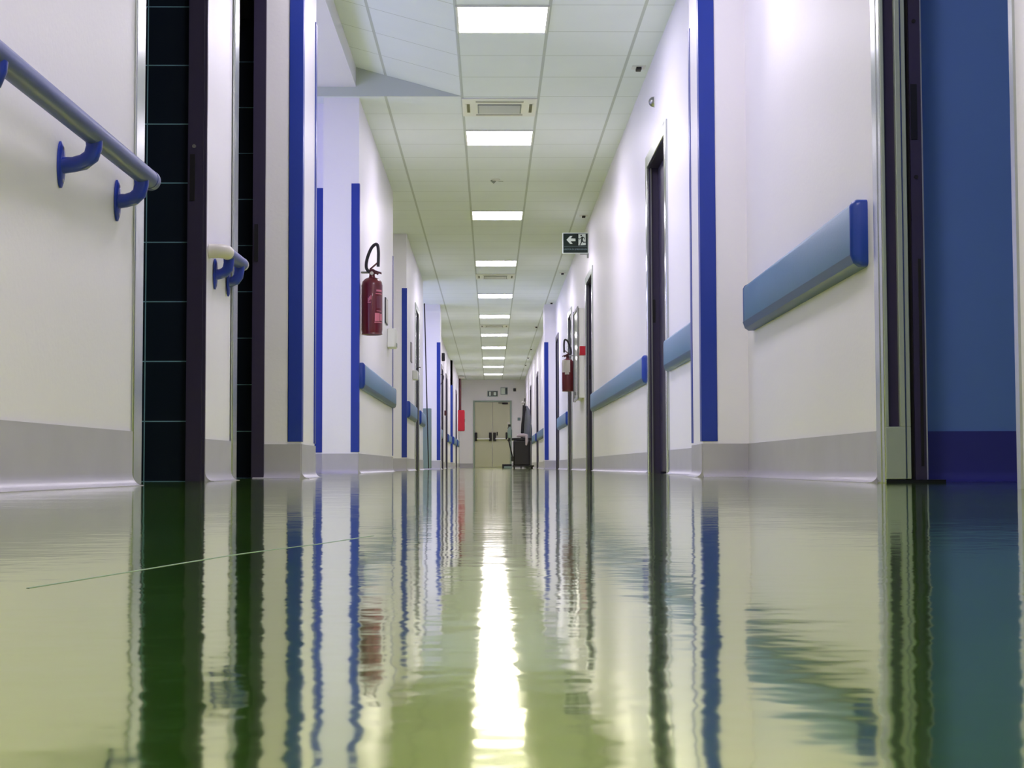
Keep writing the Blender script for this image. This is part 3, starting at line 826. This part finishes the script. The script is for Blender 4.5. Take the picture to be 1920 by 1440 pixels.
# ---------------------------------------------------------------- right wall: notice board, alarm box
r = thing('notice_board', 'tall glass-fronted notice board in chrome frame on the right wall', 'notice board', (1.16, 19.5, .90))
b = MB(); b.box(-.07, 0, -.40, .40, 0, 1.12); obj('case', b, 'white', r, bevel=.004)
fr = MB()
for y0, y1, z0, z1 in ((-.42, -.38, -.02, 1.14), (.38, .42, -.02, 1.14), (-.38, .38, -.02, .02), (-.38, .38, 1.10, 1.14)): fr.box(-.085, -.068, y0, y1, z0, z1)
obj('frame', fr, 'dull_steel', r, bevel=.004)
b = MB(); b.box(-.076, -.0705, -.375, .375, .025, 1.095); obj('pane', b, 'glass', r)
b = MB(); b.box(-.090, -.060, .421, .45, -.02, 1.15); b.box(-.09, -.02, .42, .435, 1.10, 1.15); obj('hinge_rail', b, 'rubber', r)
b = MB(); b.box(-.095, -.085, -.02, .02, .05, .09); obj('lock', b, 'rubber', r)
r = thing('alarm_box', 'small bright red alarm box on the right beside second door frame', 'alarm', (1.16, 18.85, 1.41))
b = MB(); b.box(-.07, 0, -.06, .06, 0, .11); obj('housing', b, 'redbox', r, bevel=.006)
b = MB(); b.box(-.074, -.0705, -.035, .035, .03, .08); obj('glass_plate', b, 'pale', r)

# ---------------------------------------------------------------- far end: double fire door, signs
DX0, DX1, DY, DZ = -.585, .695, 51.5, 2.25
d = sempty('door_14', 'beige double fire door with push bars at the corridor end', 'door', ((DX0 + DX1) / 2, DY, 0))
w = (DX1 - DX0) / 2
f = MB(); f.box(-w, -w + .05, -.05, 0, 0, DZ); f.box(w - .05, w, -.05, 0, 0, DZ); f.box(-w + .05, w - .05, -.05, 0, DZ - .05, DZ)
obj('frame', f, 'frame_green', d, bevel=.004)
for k, s in enumerate((-1, 1)):
    b = MB(); b.box(s * .004, s * (w - .054), -.035, -.001, .03, DZ - .055)
    lf = obj('leaf', b, 'door', d, bevel=.006)
    b = MB(); xa, xb = (-.52, -.10) if s < 0 else (.10, .52)
    b.tube([(xa, -.11, .97), (xb, -.11, .97)], .026, 12); pb = obj('push_bar', b, 'white', lf)
    for xx in (xa - .03, xb + .03):
        b = MB(); b.prism([(xx - .05, -.036), (xx + .05, -.036), (xx + .035, -.13), (xx - .035, -.13)], .90, 1.18)
        obj('bar_mount', b, 'rubber', pb, bevel=.01)
    if s > 0:
        b = MB(); b.box(.14, .18, -.05, -.036, 1.08, 1.2); b.box(.155, .165, -.09, -.05, 1.10, 1.13); obj('handle', b, 'rubber', lf)
b = MB(); b.box(.33, .52, -.09, -.051, DZ - .13, DZ - .07); b.tube([(.33, -.09, DZ - .09), (.2, -.12, DZ - .085)], .01, 8); obj('closer', b, 'rubber', d)
def wallsign(label, x0, x1, z0, z1, kind):
    r = thing('wall_sign', label, 'sign', ((x0 + x1) / 2, 51.5, z0), group=None); w = (x1 - x0) / 2; H = z1 - z0
    b = MB(); b.box(-w, w, -.02, 0, 0, H); obj('board', b, 'panel_grey', r)
    if kind == 'exit':
        b = MB(); b.box(-w + .02, w - .02, -.023, -.0205, .02, H - .02); obj('face', b, 'signdark', r)
        b = MB(); b.prism([(-.12, -.026), (-.06, -.026), (-.06, -.0235), (-.12, -.0235)], .03, H - .03)
        b.box(-.03, -.015, -.026, -.0235, .03, H - .03); b.box(.03, .12, -.026, -.0235, .04, H - .04); obj('pictogram', b, 'signwhite', r)
    else:
        b = MB(); b.box(-w + .015, .03, -.023, -.0205, .02, H - .02); obj('face', b, 'signwhite', r)
        b = MB(); b.box(.045, w - .01, -.023, -.0205, .02, H - .02); b.box(.07, .085, -.025, -.0232, .06, H - .05); obj('pictogram', b, 'signdark', r)
wallsign('wide grey exit sign above the far double door', -.11, .24, 2.385, 2.575, 'exit')
wallsign('squarish white and dark sign right of the exit sign, end wall', .33, .565, 2.45, 2.69, 'sq')
o = obj('loudspeaker', MB().box(-.045, .045, -.06, 0, 0, .10), 'black', loc=(.80, 51.5, 2.56), bevel=.01); tag(o, 'small black box high on the end wall, right of the signs', 'speaker')
o = obj('wall_switch', MB().box(-.05, .05, -.02, 0, 0, .10), 'panel_grey', loc=(.945, 51.5, 1.58), bevel=.006); tag(o, 'small grey switch on the end wall right of the double door', 'switch')

# ---------------------------------------------------------------- cleaning things at the far right
CY = 33.0
r = thing('cleaning_cart', 'dark wheeled cleaning bin piled with cloths at the far right wall', 'cleaning cart', (.66, CY, 0))
b = MB(); b.prism([(-.17, -.2), (.17, -.2), (.18, -.15), (.18, .2), (-.18, .2), (-.18, -.15)], .07, .60)
obj('bin', b, 'bin', r, bevel=.02)
b = MB(); b.lathe([(.20, .60), (.215, .605), (.215, .655), (.18, .66)], 24); obj('bag_rim', b, 'rubber', r)
b = MB(); b.box(-.2, .26, -.24, .24, .045, .075); obj('base', b, 'rubber', r, bevel=.01)
for sx, sy in ((-.16, -.18), (.22, -.18), (-.16, .18), (.22, .18)):
    b = MB(); b.lathe([(.02, -.012), (.03, -.012), (.03, .012), (.02, .012)], 16, (sx, sy, .03), 'X'); obj('wheel', b, 'rubber', r)
b = MB(); b.tube([(.19, .18, .07), (.20, .18, .95), (.20, -.1, .97)], .012, 10); obj('push_handle', b, 'dull_steel', r)
def blob(name, pts, rad, m, label, cat, seed=1, group=None):
    rnd = random.Random(seed); mb = MB(); mb.tube(pts, rad, 14)
    o = obj(name, mb, m); me = o.data
    for v in me.vertices: v.co += Vector((rnd.uniform(-1, 1), rnd.uniform(-1, 1), rnd.uniform(-1, 1))) * .006
    return tag(o, label, cat, group)
blob('cleaning_cloth', [(.56, CY - .06, .70), (.62, CY - .10, .715), (.70, CY - .10, .715), (.78, CY - .06, .70)], [.02, .04, .045, .03], 'cloth', 'pale pinkish cloth heaped over the front of the cart', 'cloth', 2)
blob('cleaning_cloth', [(.75, CY - .16, .69), (.76, CY - .225, .69), (.765, CY - .25, .60), (.75, CY - .25, .50)], [.015, .025, .03, .018], 'cloth', 'pale cloth hanging down the right side of the cart', 'cloth', 5)
blob('rubbish_bag', [(.80, CY + .42, .005), (.80, CY + .42, .40), (.80, CY + .42, .85), (.79, CY + .42, 1.10), (.785, CY + .42, 1.28), (.77, CY + .42, 1.36)], [.08, .085, .095, .085, .055, .02], 'bag', 'tall grey bag standing upright on the floor behind the cart', 'bag', 3)
r = thing('mop', 'dark upright mop with pale knob beside the grey bag', 'mop', (.67, CY + .29, .0))
b = MB(); b.tube([(-.02, 0, 0.004), (.07, 0, 1.52)], .012, 8); obj('handle', b, 'rubber', r)
b = MB(); b.tube([(.0, 0, .60), (.02, 0, .95), (.04, 0, 1.15), (.06, 0, 1.36), (.09, 0, 1.26)], [.03, .035, .03, .045, .02], 10); obj('mop_head', b, 'rubber', r)
b = MB(); b.lathe([(.01, -.03), (.03, -.02), (.038, 0), (.03, .02), (.01, .03)], 16, (.03, -.03, 1.43)); obj('knob', b, 'pale', r)
r = thing('spray_bottle', 'grey-green spray bottle with dark trigger on the cart edge', 'spray bottle', (.405, CY - .05, .66))
b = MB(); b.lathe([(.045, 0), (.05, .01), (.05, .17), (.025, .22), (.018, .24)], 18); obj('bottle', b, 'bottle', r)
b = MB(); b.box(-.035, .02, -.015, .015, .24, .29); b.tube([(-.02, 0, .24), (-.045, 0, .20)], .007, 8); obj('trigger', b, 'rubber', r)
b = MB(); b.box(-.05, .0, -.012, .012, .29, .34); obj('nozzle', b, 'pale', r)
b = MB(); b.box(-.09, -.052, -.03, .03, -.03, .12); obj('holder', b, 'rubber', r, bevel=.01)
r = thing('floor_squeegee', 'dark diagonal brush handle hanging left of the cart', 'brush', (.46, CY - .18, .16))
b = MB(); b.tube([(.0, 0, .08), (-.075, 0, .43)], [.016, .013], 10); obj('handle', b, 'rubber', r)
b = MB(); b.box(-.03, .03, -.03, .03, 0, .10); obj('brush_head', b, 'black', r, bevel=.01)
r = thing('dustpan', 'low dark tray on the floor left of the cart', 'tray', (.37, CY, 0))
b = MB(); b.prism([(-.12, -.1), (.08, -.12), (.08, .12), (-.12, .1)], .003, .055); obj('tray', b, 'panel_grey', r, bevel=.01)
b = MB(); b.box(-.13, -.09, -.11, .11, .003, .10); b.box(-.09, .08, .08, .11, .05, .10); obj('back_edge', b, 'rubber', r, bevel=.01)
